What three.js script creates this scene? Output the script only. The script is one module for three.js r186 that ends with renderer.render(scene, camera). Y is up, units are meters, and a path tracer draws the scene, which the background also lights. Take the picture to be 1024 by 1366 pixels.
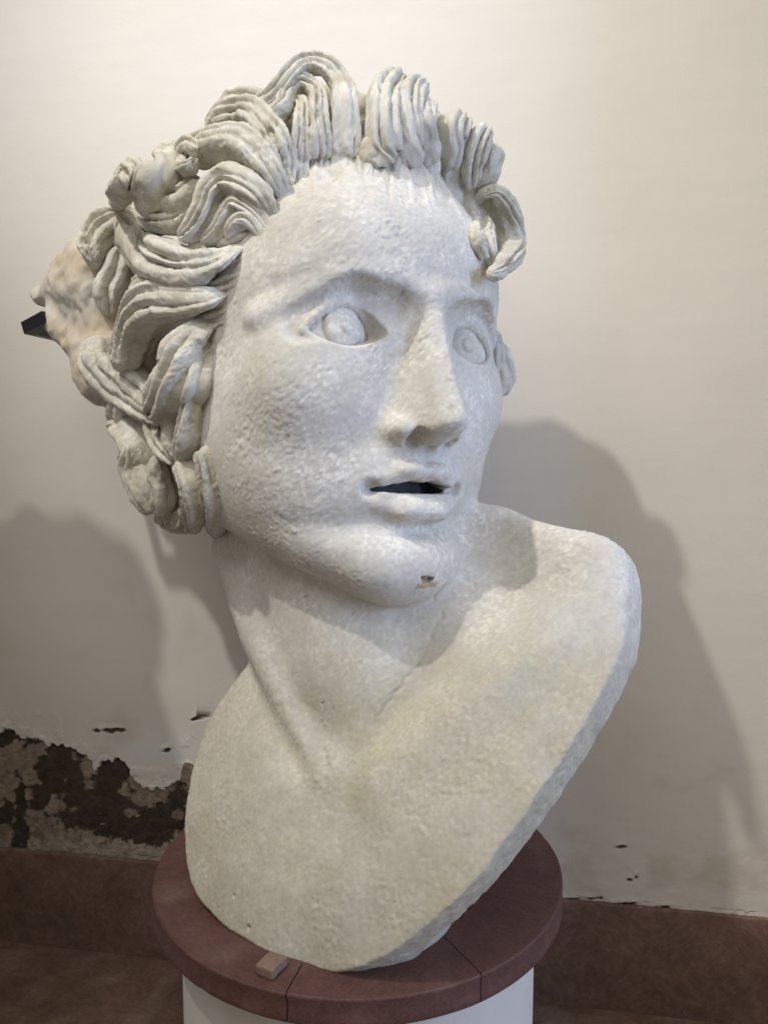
import * as THREE from 'three';
import { RectAreaLightUniformsLib } from 'three/addons/lights/RectAreaLightUniformsLib.js';

// ------------------------------------------------------------------ camera, light, exposure
const S = 0.0014;                         // metres per sculpting unit
const PITCH = 5 * Math.PI / 180, CP = Math.cos(PITCH), SP = Math.sin(PITCH);
const FOCAL = 1032, EYE = new THREE.Vector3(0, 1.607, FOCAL * S);
const scene = new THREE.Scene();
const camera = new THREE.PerspectiveCamera(2 * Math.atan(683 / FOCAL) * 180 / Math.PI, 1024 / 1366, 0.05, 60);
camera.position.copy(EYE);
camera.rotation.set(-PITCH, 0, 0);
const renderer = new THREE.WebGLRenderer({ antialias: true });
renderer.toneMapping = THREE.LinearToneMapping;
renderer.toneMappingExposure = 1;
renderer.shadowMap.enabled = true;
scene.background = new THREE.Color().setRGB(0.275, 0.253, 0.214);   // the even light of the room behind the camera
// sculpting frame -> world
function toWorld(x, y, z, out = new THREE.Vector3()) {
  const zz = z - FOCAL;
  return out.set(EYE.x + S * x, EYE.y + S * (y * CP + zz * SP), EYE.z + S * (-y * SP + zz * CP));
}
RectAreaLightUniformsLib.init();
{ // spotlight high on the left
  const lamp = new THREE.SpotLight(new THREE.Color().setRGB(1, 0.935, 0.84), 53, 0, 0.32, 1, 2);
  lamp.position.set(-2.3, 6.2, 1.75);
  lamp.target.position.set(-0.02, 2.1, -0.5);
  lamp.castShadow = true; lamp.shadow.radius = 3.5; lamp.shadow.mapSize.set(2048, 2048);
  scene.add(lamp, lamp.target);
}
{ // added overhead fill, standing in for bounce off an unseen ceiling
  const overheadFill = new THREE.RectAreaLight(new THREE.Color().setRGB(1, 0.98, 0.94), 2.95, 2.4, 1.8);
  overheadFill.position.set(-0.6, 3.8, 1.5); overheadFill.lookAt(0, 1.6, -0.5);
  scene.add(overheadFill);
}
{ // daylight from a tall window over on the right
  const win = new THREE.RectAreaLight(new THREE.Color().setRGB(0.64, 0.83, 1.24), 31, 0.3, 2.8);
  win.position.set(3.2, 2.2, 2.0); win.lookAt(0.2, 1.9, 0.0);
  scene.add(win);
}

// ------------------------------------------------------------------ helpers
let seed = 7;
function rnd() { seed = (seed * 1664525 + 1013904223) >>> 0; return seed / 4294967296; }
function hash3(i, j, k) {
  let h = Math.imul(i, 374761393) ^ Math.imul(j, 668265263) ^ Math.imul(k, 1274126177);
  h = Math.imul(h ^ (h >>> 13), 1274126177); h ^= h >>> 16;
  return (h >>> 0) / 4294967296;
}
function vnoise(x, y, z) {                 // value noise, -1 .. 1
  const i = Math.floor(x), j = Math.floor(y), k = Math.floor(z);
  let u = x - i, v = y - j, w = z - k;
  u = u * u * (3 - 2 * u); v = v * v * (3 - 2 * v); w = w * w * (3 - 2 * w);
  const L = (a, b, t) => a + (b - a) * t;
  return 2 * L(L(L(hash3(i, j, k), hash3(i + 1, j, k), u), L(hash3(i, j + 1, k), hash3(i + 1, j + 1, k), u), v),
    L(L(hash3(i, j, k + 1), hash3(i + 1, j, k + 1), u), L(hash3(i, j + 1, k + 1), hash3(i + 1, j + 1, k + 1), u), v), w) - 1;
}
function fbm(x, y, z, o = 3) { let s = 0, a = 0.5; for (let i = 0; i < o; i++) { s += a * vnoise(x, y, z); x = x * 2.03 + 11.3; y = y * 2.03 + 5.7; z = z * 2.03 + 3.1; a *= 0.5; } return s; }
const clamp = (x, a, b) => x < a ? a : x > b ? b : x;
const sst = (a, b, x) => { const t = clamp((x - a) / (b - a), 0, 1); return t * t * (3 - 2 * t); };
function smin(a, b, k) { const h = k - Math.abs(a - b); return h > 0 ? Math.min(a, b) - h * h / (4 * k) : Math.min(a, b); }
function smax(a, b, k) { const h = k - Math.abs(a - b); return h > 0 ? Math.max(a, b) + h * h / (4 * k) : Math.max(a, b); }
function ell(x, y, z, a, b, c) {
  const px = x / a, py = y / b, pz = z / c, k0 = Math.sqrt(px * px + py * py + pz * pz);
  const qx = px / a, qy = py / b, qz = pz / c, k1 = Math.sqrt(qx * qx + qy * qy + qz * qz);
  return k1 < 1e-9 ? -Math.min(a, b, c) : k0 * (k0 - 1) / k1;
}
function cap(x, y, z, A, B) {              // capsule between A and B, [x, y, z, r]
  const bx = B[0] - A[0], by = B[1] - A[1], bz = B[2] - A[2], ax = x - A[0], ay = y - A[1], az = z - A[2];
  const t = clamp((ax * bx + ay * by + az * bz) / (bx * bx + by * by + bz * bz), 0, 1);
  const dx = ax - bx * t, dy = ay - by * t, dz = az - bz * t;
  return Math.sqrt(dx * dx + dy * dy + dz * dz) - (A[3] + (B[3] - A[3]) * t);
}
function chain(x, y, z, C, k) { let d = 1e9; for (let i = 0; i + 1 < C.length; i++) { const c = cap(x, y, z, C[i], C[i + 1]); d = k ? smin(d, c, k) : Math.min(d, c); } return d; }
function table(rows) {                     // smooth curve through [key, value] rows, as a lookup
  rows = rows.slice().sort((a, b) => a[0] - b[0]);
  const lo = rows[0][0], hi = rows[rows.length - 1][0], N = 512, T = new Float64Array(N + 1);
  for (let i = 0; i <= N; i++) {
    const x = lo + (hi - lo) * i / N; let k = 0; while (k < rows.length - 2 && rows[k + 1][0] < x) k++;
    const p0 = rows[Math.max(k - 1, 0)], p1 = rows[k], p2 = rows[k + 1], p3 = rows[Math.min(k + 2, rows.length - 1)];
    const h = p2[0] - p1[0], t = (x - p1[0]) / h;
    const m1 = p2 === p0 ? 0 : (p2[1] - p0[1]) / (p2[0] - p0[0]) * h, m2 = p3 === p1 ? 0 : (p3[1] - p1[1]) / (p3[0] - p1[0]) * h;
    const t2 = t * t, t3 = t2 * t;
    T[i] = (2 * t3 - 3 * t2 + 1) * p1[1] + (t3 - 2 * t2 + t) * m1 + (-2 * t3 + 3 * t2) * p2[1] + (t3 - t2) * m2;
  }
  return x => { const f = clamp((x - lo) / (hi - lo), 0, 1) * N, i = Math.min(f | 0, N - 1); return T[i] + (T[i + 1] - T[i]) * (f - i); };
}
// a point of the sculpting frame seen at photograph position (px, py), at depth z
function P(px, py, z = 0) { const k = (FOCAL - z) / FOCAL; return [(px - 512) * k, (683 - py) * k, z]; }
const PR = (px, py, z, r) => [...P(px, py, z), r];

// ------------------------------------------------------------------ the head (own frame: x to its left, y up, z out of the face)
const YAW = 35 * Math.PI / 180, CY = Math.cos(YAW), SY = Math.sin(YAW);
const HO = P(551, 440, 0);
function toH(x, y, z) { const a = x - HO[0], b = y - HO[1], c = z - HO[2]; return [a * CY - c * SY, b, a * SY + c * CY]; }
function fromH(x, y, z) { return [HO[0] + x * CY + z * SY, HO[1] + y, HO[2] - x * SY + z * CY]; }
const faceW = table([[170, 200], [110, 214], [60, 220], [20, 222], [-40, 225], [-90, 229], [-150, 227], [-210, 214], [-260, 192], [-310, 154], [-350, 116], [-420, 70]]);
const faceZ = table([[180, 18], [140, 36], [100, 44], [60, 42], [25, 18], [0, 4], [-40, 6], [-90, 10], [-150, 8], [-200, 10], [-235, 4], [-262, -4], [-295, 12], [-330, 12], [-358, -4], [-430, -50]]);
const noseZ = table([[70, 46], [40, 57], [15, 61], [0, 64], [-40, 74], [-80, 88], [-115, 101], [-138, 105], [-165, 96]]);
const noseW = table([[70, 22], [40, 24], [0, 30], [-40, 40], [-80, 49], [-120, 56], [-165, 54]]);
const BROW = [[8, 38, 38, 15], [66, 53, 30, 11], [122, 45, 8, 11], [194, 4, -70, 13]], SOCKET = [[58, 8, 44, 31], [106, 13, 28, 32], [168, -12, -10, 24]];
const lidUp = t => -18 + 38 * Math.pow(Math.sin(Math.PI * Math.pow(t, 0.86)), 0.75), lidLow = t => -18 - 17 * Math.pow(Math.sin(Math.PI * Math.pow(t, 1.05)), 0.8);
const lidRow = (f, dy, r0, r1) => { const L = []; for (let i = 0; i <= 9; i++) { const t = i / 9, x = 54 + 102 * t, y = f(t) + dy * Math.sin(Math.PI * t); L.push([x, y, -84 + Math.sqrt(Math.max(82 ** 2 - (x - 104) ** 2 - (y + 12) ** 2, 900)), r0 + (r1 - r0) * Math.sin(Math.PI * t)]); } return L; };
const LID_UP = lidRow(lidUp, 6, 4, 11), LID_LOW = lidRow(lidLow, -5, 3.5, 7.5);
function headH(x, y, z) {
  const ax = Math.abs(x);
  let d = ell(x, y - 75, z + 265, 222, 265, 300);
  d = smax(d, (y - (285 + 0.85 * (z + 90))) * 0.76, 60);
  if (d > 420) return d;
  // face: a rounded section that changes with height
  {
    const w = faceW(y), zf = faceZ(y) + 200, p = 2.3 + 0.25 * sst(-60, 40, y), zz = z + 200;
    let f;
    if (zz > 0) { const g = Math.pow(Math.pow(ax / w, p) + Math.pow(zz / zf, p), 1 / p); f = (g - 1) * Math.min(w, zf) * 0.95; } else f = ax - w;
    const jaw = (-369 + 0.47 * Math.max(0, -z - 20) - y) * 0.9;
    f = smax(f, jaw, 46);
    f = smax(f, y - 172, 60);
    f = smax(f, -z - 330, 40);
    d = smin(d, f, 46);
  }
  if (z < -170 || y < -420) return d;
  d = smin(d, ell(ax - 118, y + 70, z + 54, 66, 60, 44), 70);                       // cheekbone
  d = smin(d, ell(x, y + 310, z + 30, 74, 50, 54), 44);                             // chin
  d = smin(d, ell(x, y + 196, z + 20, 74, 56, 38), 36);                             // swell round the mouth
  d = smin(d, chain(ax, y, z, BROW, 0), 18);   // brow
  if (y > -80 && y < 110) {                                                          // eye socket
    d = smax(d, -chain(ax, y, z, SOCKET, 16), 6);
  }
  {                                                                                   // nose
    const zr = noseZ(y), wb = noseW(y), f = clamp((zr - z) / Math.max(zr + 6, 1), 0, 1.3);
    const hw = 17 + (wb - 17) * Math.pow(f, 1.15);
    let n = smax((ax - hw) * 0.82, (z - zr) * 0.9, 28);
    n = smax(n, -140 - 24 * clamp((104 - z) / 84, 0, 1) - y, 17);
    n = smax(n, y - 60, 40); n = smax(n, -z - 40, 10);
    n = smin(n, ell(ax - 41, y + 137, z - 20, 17, 15, 28), 14);
    n = smin(n, ell(x, y + 140, z - 30, 13, 20, 44), 8);
    d = smin(d, n, 16);
    if (y < -100 && y > -200) d = smax(d, -ell(ax - 27, y + 152, z - 46, 13, 17, 25), 4);
  }
  if (y < -150 && y > -300) {                                                        // lips
    const up = smin(ell(ax - 16, y + 189, z - 16, 30, 14, 22), ell(ax - 42, y + 198, z - 2, 26, 10, 18), 14);
    d = smin(d, up, 6);
    d = smax(d, -ell(x, y + 168, z - 34, 8, 16, 12), 10);
    d = smin(d, smin(ell(ax - 13, y + 241, z - 12, 33, 21, 27), ell(ax - 42, y + 233, z + 2, 24, 12, 16), 14), 9);
    d = smax(d, -ell(x, y + 268, z - 26, 40, 9, 22), 18);
    const t = ax / 66;
    let o;
    if (t < 1) o = Math.max(y - (-205 + 3 * Math.exp(-((ax - 16) ** 2) / 160) - 11 * t ** 4), (-219 + 5 * t ** 4) - y) * 0.95; else o = Math.hypot(ax - 66, y + 213);
    o = Math.max(o, -60 - z);
    o = Math.min(o, ell(x, y + 211, z + 50, 58, 36, 52));
    d = smax(d, -o, 3);
    d = smax(d, -ell(ax - 72, y + 213, z - 4, 10, 9, 14), 10);
  }
  if (y > -70 && y < 70 && ax > 24 && ax < 190) {                                     // eye
    const ex = ax - 104, ey = y + 12, ez = z + 84, R = 78, r = Math.sqrt(ex * ex + ey * ey + ez * ez);
    d = smin(d, Math.max(r - (R + 5), Math.hypot(ex / 64, ey / 36) > 1 ? (Math.hypot(ex / 64, ey / 36) - 1) * 40 : -99), 8);
    const t = (ax - 54) / 102;
    let o;
    if (t > 0 && t < 1) o = Math.max(y - lidUp(t), lidLow(t) - y) * 0.85; else o = Math.hypot(t < 0 ? ax - 54 : ax - 156, y + 18);
    o = Math.max(o, -80 - z);
    d = smax(d, -o, 2.5);
    d = smin(d, chain(ax, y, z, LID_UP, 0), 4);
    d = smin(d, chain(ax, y, z, LID_LOW, 0), 5);
  }
  if (y < -290 && y > -360) {                                                        // broken chin edge
    const q = Math.max(Math.abs(x - 2 - 0.3 * (y + 330)) - 13 - 0.7 * (y + 327), y + 327 + 0.12 * x, 15.5 + 1.1 * (-327 - y) - z);
    d = smax(d, -q, 2);
  }
  return d;
}
// ------------------------------------------------------------------ neck, shoulders and chest
const BN = new THREE.Vector3(-0.40, 0.24, 0.88).normalize();
const BX = new THREE.Vector3(0.91, 0, 0.405).addScaledVector(BN, -BN.dot(new THREE.Vector3(0.91, 0, 0.405))).normalize();
const BY = new THREE.Vector3().crossVectors(BN, BX);
const BO = new THREE.Vector3(...P(500, 1050, 0));
const toB = v => { const q = v.clone().sub(BO); return [q.dot(BX), q.dot(BY), q.dot(BN)]; };
function rayPlane(px, py, o, n) { const d = new THREE.Vector3(px - 512, 683 - py, -FOCAL), e = new THREE.Vector3(0, 0, FOCAL); return e.clone().addScaledVector(d, o.clone().sub(e).dot(n) / d.dot(n)); }
function chestFront(bx, by) {
  const u = (bx - 70) / 430, v = (by + 40) / 420;
  let f = 34 - 70 * u * u - 34 * v * v;
  f -= 26 * Math.exp(-(((bx + 30) / 120) ** 2) - (((by - 130) / 110) ** 2));
  f += 12 * Math.exp(-(((bx - 190) / 140) ** 2) - (((by + 60) / 150) ** 2)) + 9 * Math.exp(-(((bx + 170) / 90) ** 2) - (((by + 90) / 140) ** 2));
  f -= 62 * Math.exp(-(((bx - 115) / 105) ** 2) - (((by - 345) / 95) ** 2));
  f -= 7 * Math.exp(-(((bx + 55) / 40) ** 2)) * sst(60, -140, by);
  const dd = (bx + 70) * 0.68 - by * 0.73, along = (bx + 70) * 0.73 + by * 0.68, on = sst(10, 70, along) * sst(430, 330, along);
  f += on * (11 * Math.exp(-(((dd - 42) / 42) ** 2)) - 20 * Math.exp(-(((dd + 30) / 42) ** 2)));
  const dl = -(bx + 70) * 0.93 - by * 0.36;
  f -= 15 * Math.exp(-(((dl - 20) / 22) ** 2)) * sst(-20, 40, by);
  return f;
}
function onChest(px, py) {                 // where the line of sight meets the chest's front surface
  const d = new THREE.Vector3(px - 512, 683 - py, -FOCAL).normalize(), e = new THREE.Vector3(0, 0, FOCAL);
  let a = 600, b = 1800;
  for (let i = 0; i < 40; i++) { const m = (a + b) / 2, q = toB(e.clone().addScaledVector(d, m)); if (q[2] > chestFront(q[0], q[1])) a = m; else b = m; }
  return toB(e.addScaledVector(d, a));
}
const OUT = [[345, 860], [305, 908], [268, 968], [249, 1040], [245, 1120], [256, 1182], [284, 1222], [325, 1252], [375, 1281], [430, 1295], [480, 1291], [530, 1266], [589, 1218], [638, 1169], [690, 1100], [741, 1025], [779, 964], [809, 908], [828, 866], [834, 812], [833, 757], [820, 723], [794, 706], [750, 697], [705, 686], [655, 668], [520, 700], [420, 780]];
const chestEdge = (() => {                 // signed distance to the cut outline, on a grid in the chest plane
  const pts = new THREE.CatmullRomCurve3(OUT.map(([a, b]) => { const q = onChest(a, b); return new THREE.Vector3(q[0], q[1], 0); }), true, 'centripetal').getPoints(180);
  const x0 = -520, y0 = -520, h = 8, nx = 150, ny = 150, G = new Float32Array(nx * ny);
  for (let j = 0; j < ny; j++) for (let i = 0; i < nx; i++) {
    const x = x0 + i * h, y = y0 + j * h; let d = 1e9, s = 1;
    for (let a = 0, b = pts.length - 1; a < pts.length; b = a++) {
      const A = pts[a], B = pts[b], ex = B.x - A.x, ey = B.y - A.y, wx = x - A.x, wy = y - A.y, l = ex * ex + ey * ey;
      const t = l > 0 ? clamp((wx * ex + wy * ey) / l, 0, 1) : 0, dx = wx - ex * t, dy = wy - ey * t;
      d = Math.min(d, dx * dx + dy * dy);
      const c1 = y >= A.y, c2 = y < B.y, c3 = ex * wy > ey * wx;
      if ((c1 && c2 && c3) || (!c1 && !c2 && !c3)) s = -s;
    }
    G[j * nx + i] = s * Math.sqrt(d);
  }
  return (x, y) => {
    const fx = clamp((x - x0) / h, 0, nx - 1.001), fy = clamp((y - y0) / h, 0, ny - 1.001), i = fx | 0, j = fy | 0, u = fx - i, v = fy - j, k = j * nx + i;
    return (G[k] * (1 - u) + G[k + 1] * u) * (1 - v) + (G[k + nx] * (1 - u) + G[k + nx + 1] * u) * v;
  };
})();
const EX = (() => { const e = new THREE.Vector3(74, -46, -110); return [e.dot(BX) / e.dot(BN), e.dot(BY) / e.dot(BN)]; })();
const NECK = [[-70, 90, -215, 190], [-38, -100, -225, 190], [0, -220, -205, 186], [40, -350, -190, 190]];
const SCM = [PR(316, 730, -175, 38), PR(352, 850, -122, 33), PR(392, 950, -75, 21), PR(430, 1036, -24, 9)];
const SCM2 = [PR(636, 730, -140, 34), PR(580, 850, -80, 28), PR(520, 950, -46, 20), PR(446, 1036, -18, 10)];
const FOOT = [[-40, -330, -150, 110], [-20, -520, -80, 130]];
function torso(x, y, z) {
  const qx = x - BO.x, qy = y - BO.y, qz = z - BO.z;
  const bx = qx * BX.x + qy * BX.y + qz * BX.z, by = qx * BY.x + qy * BY.y + qz * BY.z, bz = qx * BN.x + qy * BN.y + qz * BN.z;
  const f = chestFront(bx, by);
  const s = bz - f;
  const sz = clamp(s, -200, 60), edge = chestEdge(bx - sz * EX[0], by - sz * EX[1]) + 2.8 * fbm(x / 15, y / 15, z / 60, 3) * sst(-60, -120, y);
  let d = smax(edge, s * 0.96, 3 + 30 * sst(150, 330, by) + 22 * sst(-120, -260, bx) * sst(-160, 40, by));
  d = smax(d, -s - 74, 8);
  let n = chain(x, y, z, NECK, 40);
  n = smin(n, chain(x, y, z, SCM, 0), 30);
  n = smin(n, chain(x, y, z, SCM2, 0), 30);
  n = smax(n, -(y + 470), 30);
  d = smin(d, n, 16 + 46 * sst(-20, 130, x));
  return smin(d, cap(x, y, z, FOOT[0], FOOT[1]), 30);
}
function skin(x, y, z) {
  const h = toH(x, y, z);
  const a = headH(h[0], h[1], h[2]);
  if (y > 230) return a;
  return smin(a, torso(x, y, z), 12);
}
// ------------------------------------------------------------------ hair ground and the unworked back
const NAPE = [PR(235, 470, -250, 75), PR(240, 580, -225, 62), PR(246, 640, -215, 52)];
const TOP = [PR(300, 215, -150, 34), PR(350, 182, -130, 36), PR(400, 158, -115, 38), PR(445, 140, -110, 36), PR(478, 150, -110, 36)];
const RIGHT = [PR(480, 190, -150, 70), PR(550, 200, -150, 62), PR(606, 220, -155, 42), PR(634, 270, -165, 32), PR(646, 340, -175, 20)];
function hairGround(x, y, z) {
  const h = toH(x, y, z);
  let d = ell(h[0], h[1] - 108, h[2] + 292, 254, 274, 306);
  d = smax(d, (h[1] - (292 + 0.85 * (h[2] + 90))) * 0.76, 60);
  d = smax(d, h[2] - (-150 + 0.62 * (h[1] - 40)), 50);
  d = smin(d, Math.min(chain(x, y, z, RIGHT, 20), chain(x, y, z, TOP, 20)), 30);
  return smin(d, chain(x, y, z, NAPE, 30), 40);
}
const BACK = [PR(262, 400, -340, 96), PR(150, 380, -330, 76), PR(104, 382, -340, 52)];
const BACK2 = [PR(104, 382, -340, 52), PR(56, 394, -345, 20)], BACK3 = [PR(76, 428, -335, 25), PR(150, 500, -290, 38)], BACK4 = [PR(150, 495, -290, 44), PR(220, 535, -250, 66)];
function backMass(x, y, z) {
  let d = chain(x, y, z, BACK, 40);
  d = smin(d, cap(x, y, z, ...BACK2), 24); d = smin(d, cap(x, y, z, ...BACK3), 30); d = smin(d, cap(x, y, z, ...BACK4), 40);
  return smin(d, cap(x, y, z, BACK[1], BACK3[1]), 50) + 9 * fbm(x / 46, y / 46, z / 46, 2) + 5 * Math.abs(vnoise(x / 22, y / 30, z / 22));
}

// ------------------------------------------------------------------ surface nets over a sparse block grid
function meshField(f, lo, hi, h) {
  const B = 4, big = 4, sub = B * h, top = sub * big;
  const key = (i, j, k) => (i * 4096 + j) * 4096 + k;
  const cells = new Map(), pos = [], edges = [];
  const val = new Float64Array((B + 1) ** 3), nb = B + 1;
  const nX = Math.ceil((hi[0] - lo[0]) / top), nY = Math.ceil((hi[1] - lo[1]) / top), nZ = Math.ceil((hi[2] - lo[2]) / top);
  for (let I = 0; I < nX; I++) for (let J = 0; J < nY; J++) for (let K = 0; K < nZ; K++) {
    const X = lo[0] + I * top, Y = lo[1] + J * top, Z = lo[2] + K * top;
    if (Math.abs(f(X + top / 2, Y + top / 2, Z + top / 2)) > top * 1.35) continue;
    for (let a = 0; a < big; a++) for (let b = 0; b < big; b++) for (let c = 0; c < big; c++) {
      const x = X + a * sub, y = Y + b * sub, z = Z + c * sub;
      if (Math.abs(f(x + sub / 2, y + sub / 2, z + sub / 2)) > sub * 1.3) continue;
      let neg = 0;
      for (let i = 0, q = 0; i < nb; i++) for (let j = 0; j < nb; j++) for (let k = 0; k < nb; k++, q++) { const v = f(x + i * h, y + j * h, z + k * h); val[q] = v; if (v < 0) neg++; }
      if (!neg || neg === val.length) continue;
      for (let i = 0; i < B; i++) for (let j = 0; j < B; j++) for (let k = 0; k < B; k++) {
        const q = (i * nb + j) * nb + k;
        const V = [val[q], val[q + nb * nb], val[q + nb], val[q + nb * nb + nb], val[q + 1], val[q + nb * nb + 1], val[q + nb + 1], val[q + nb * nb + nb + 1]];
        let m = 0; for (let t = 0; t < 8; t++) if (V[t] < 0) m |= 1 << t;
        if (m === 0 || m === 255) continue;
        let n = 0, sx = 0, sy = 0, sz = 0;
        for (let t = 0; t < 8; t++) for (const e of [1, 2, 4]) if (!(t & e)) {
          const u = t | e; if (((m >> t) & 1) === ((m >> u) & 1)) continue;
          const w = V[t] / (V[t] - V[u]); n++;
          sx += (t & 1) + (e === 1 ? w : 0); sy += ((t >> 1) & 1) + (e === 2 ? w : 0); sz += ((t >> 2) & 1) + (e === 4 ? w : 0);
        }
        const ci = (I * big + a) * B + i, cj = (J * big + b) * B + j, ck = (K * big + c) * B + k;
        cells.set(key(ci, cj, ck), pos.length / 3);
        pos.push(x + (i + sx / n) * h, y + (j + sy / n) * h, z + (k + sz / n) * h);
        const s0 = m & 1;
        if (s0 !== ((m >> 1) & 1)) edges.push(ci, cj, ck, s0 ? 1 : -1);
        if (s0 !== ((m >> 2) & 1)) edges.push(ci, cj, ck, s0 ? 2 : -2);
        if (s0 !== ((m >> 4) & 1)) edges.push(ci, cj, ck, s0 ? 3 : -3);
      }
    }
  }
  const idx = [];
  for (let e = 0; e < edges.length; e += 4) {
    const i = edges[e], j = edges[e + 1], k = edges[e + 2], t = edges[e + 3], ax = Math.abs(t);
    let a, b, c;
    const d = cells.get(key(i, j, k));
    if (ax === 1) { a = cells.get(key(i, j - 1, k - 1)); b = cells.get(key(i, j, k - 1)); c = cells.get(key(i, j - 1, k)); }
    else if (ax === 2) { a = cells.get(key(i - 1, j, k - 1)); b = cells.get(key(i - 1, j, k)); c = cells.get(key(i, j, k - 1)); }
    else { a = cells.get(key(i - 1, j - 1, k)); b = cells.get(key(i, j - 1, k)); c = cells.get(key(i - 1, j, k)); }
    if (a === undefined || b === undefined || c === undefined) continue;
    if (t > 0) idx.push(a, b, d, a, d, c); else idx.push(a, d, b, a, c, d);
  }
  const g = new THREE.BufferGeometry();
  g.setAttribute('position', new THREE.Float32BufferAttribute(pos, 3));
  g.setIndex(idx);
  g.computeVertexNormals();
  return g;
}
// push vertices along their normals and give each a colour
function finish(g, disp, color) {
  const p = g.attributes.position, n = g.attributes.normal, c = new Float32Array(p.count * 3);
  for (let i = 0; i < p.count; i++) {
    const x = p.getX(i), y = p.getY(i), z = p.getZ(i), r = color(x, y, z);
    c[3 * i] = r[0]; c[3 * i + 1] = r[1]; c[3 * i + 2] = r[2];
    const d = disp(x, y, z);
    p.setXYZ(i, x + n.getX(i) * d, y + n.getY(i) * d, z + n.getZ(i) * d);
  }
  g.setAttribute('color', new THREE.BufferAttribute(c, 3));
  g.computeVertexNormals();
  return g;
}
function worldGeo(g, base) {               // sculpting frame -> metres from the thing's base
  const p = g.attributes.position, v = new THREE.Vector3();
  for (let i = 0; i < p.count; i++) { toWorld(p.getX(i), p.getY(i), p.getZ(i), v).sub(base); p.setXYZ(i, v.x, v.y, v.z); }
  g.computeVertexNormals();
  return g;
}
function mesh(name, g, m, parent) {
  const o = new THREE.Mesh(g, m); o.name = name; o.castShadow = o.receiveShadow = true; parent.add(o); return o;
}
const used = {};
function numbered(n) { const k = used[n] = (used[n] ?? -1) + 1; return k ? n + '_' + String(k).padStart(3, '0') : n; }

// ------------------------------------------------------------------ colours and grain of the stone
function stoneColor(x, y, z) {
  const a = fbm(x / 90, y / 90, z / 90, 3), b = fbm(x / 14 + 40, y / 14, z / 14, 2), c = fbm(x / 4, y / 4 + 9, z / 4, 2), e = fbm(x / 40, y / 40, z / 40 + 8, 3);
  const t = sst(-0.25, 0.45, a + 0.5 * b), k = 1 + 0.12 * b + 0.20 * c + 0.10 * e;
  const restored = sst(-80, 80, -205 - y + 70 * e + 0.16 * x);                        // the bust below the neck is of another, yellower stone
  const fl = (0.11 - 0.06 * restored) * sst(0.1, 0.34, vnoise(x / 3.8, y / 3.8, z / 3.8)) * sst(-0.2, 0.3, e), r = [0.60 + fl - 0.06 * t - 0.055 * restored, 0.582 + fl - 0.068 * t - 0.065 * restored, 0.548 + fl - 0.09 * t - 0.108 * restored];
  return [r[0] * k, r[1] * k, r[2] * k];
}
function hairColor(x, y, z) {
  const c = stoneColor(x, y, z), g = sst(-0.1, 0.4, fbm(x / 30 + 2, y / 30, z / 30, 4)), k = 0.93 - 0.14 * g;
  return [c[0] * k, c[1] * k * (1 - 0.01 * g), c[2] * k * (0.97 - 0.07 * g)];
}
function pitting(x, y, z, amount) {        // weathered, pitted skin of the stone
  const m = sst(-0.25, 0.5, fbm(x / 26, y / 26 + 5, z / 26, 3) * 1.6), w = 2.5 * vnoise(x / 8, y / 8 + 3, z / 8);
  const pit = sst(0.18, 0.62, vnoise((x + w) / 4.8, (y - w) / 4.8, z / 4.8)), bit = sst(0.25, 0.7, vnoise((x - w) / 4.1 + 9, y / 4.1, (z + w) / 4.1)), s = vnoise(x / 2.9, y / 2.9 + 3, z / 2.9);
  return amount * (m * (0.95 * bit - 0.8 * pit) + 0.55 * s);
}
const G_H = 2.6;
const stoneMat = new THREE.MeshStandardMaterial({ vertexColors: true, roughness: 0.82, metalness: 0 });

// ------------------------------------------------------------------ the bust
const CONTACT = (() => { const q = onChest(436, 1295), p = BO.clone().addScaledVector(BX, q[0]).addScaledVector(BY, q[1]).addScaledVector(BN, q[2]); return toWorld(p.x, p.y, p.z); })();
const BASE = CONTACT.clone();
const bust = new THREE.Group(); bust.name = 'marble_bust'; bust.position.copy(BASE);
bust.userData = { label: 'weathered pale stone bust of a curly-haired youth, head turned, on round pedestal', category: 'bust' };
scene.add(bust);
const skinAt = (px, py) => { const d = new THREE.Vector3(px - 512, 683 - py, -FOCAL).normalize(); let t = 650; for (let i = 0; i < 120; i++) { const v = skin(d.x * t, d.y * t, FOCAL + d.z * t); if (v < 0.3) break; t += v * 0.7; } return [d.x * t, d.y * t, FOCAL + d.z * t]; };
const CRACKS = [[[604, 762], [592, 782], [578, 801]], [[590, 816], [574, 850], [556, 888], [530, 922], [506, 954]], [[432, 1000], [436, 1022], [434, 1046]], [[596, 470], [600, 505], [601, 540]]].map((c, q) => ({ r: q === 0 ? 1 : q === 3 ? -0.8 : 0.6, p: c.map(a => skinAt(...a)) }));
const HOLES = [[407, 797, 2.4], [470, 817, 1.6], [430, 938, 1.4], [312, 1195, 2], [331, 1238, 2.6]].map(([a, b, r]) => [...skinAt(a, b), r]);
let headMesh;
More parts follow.
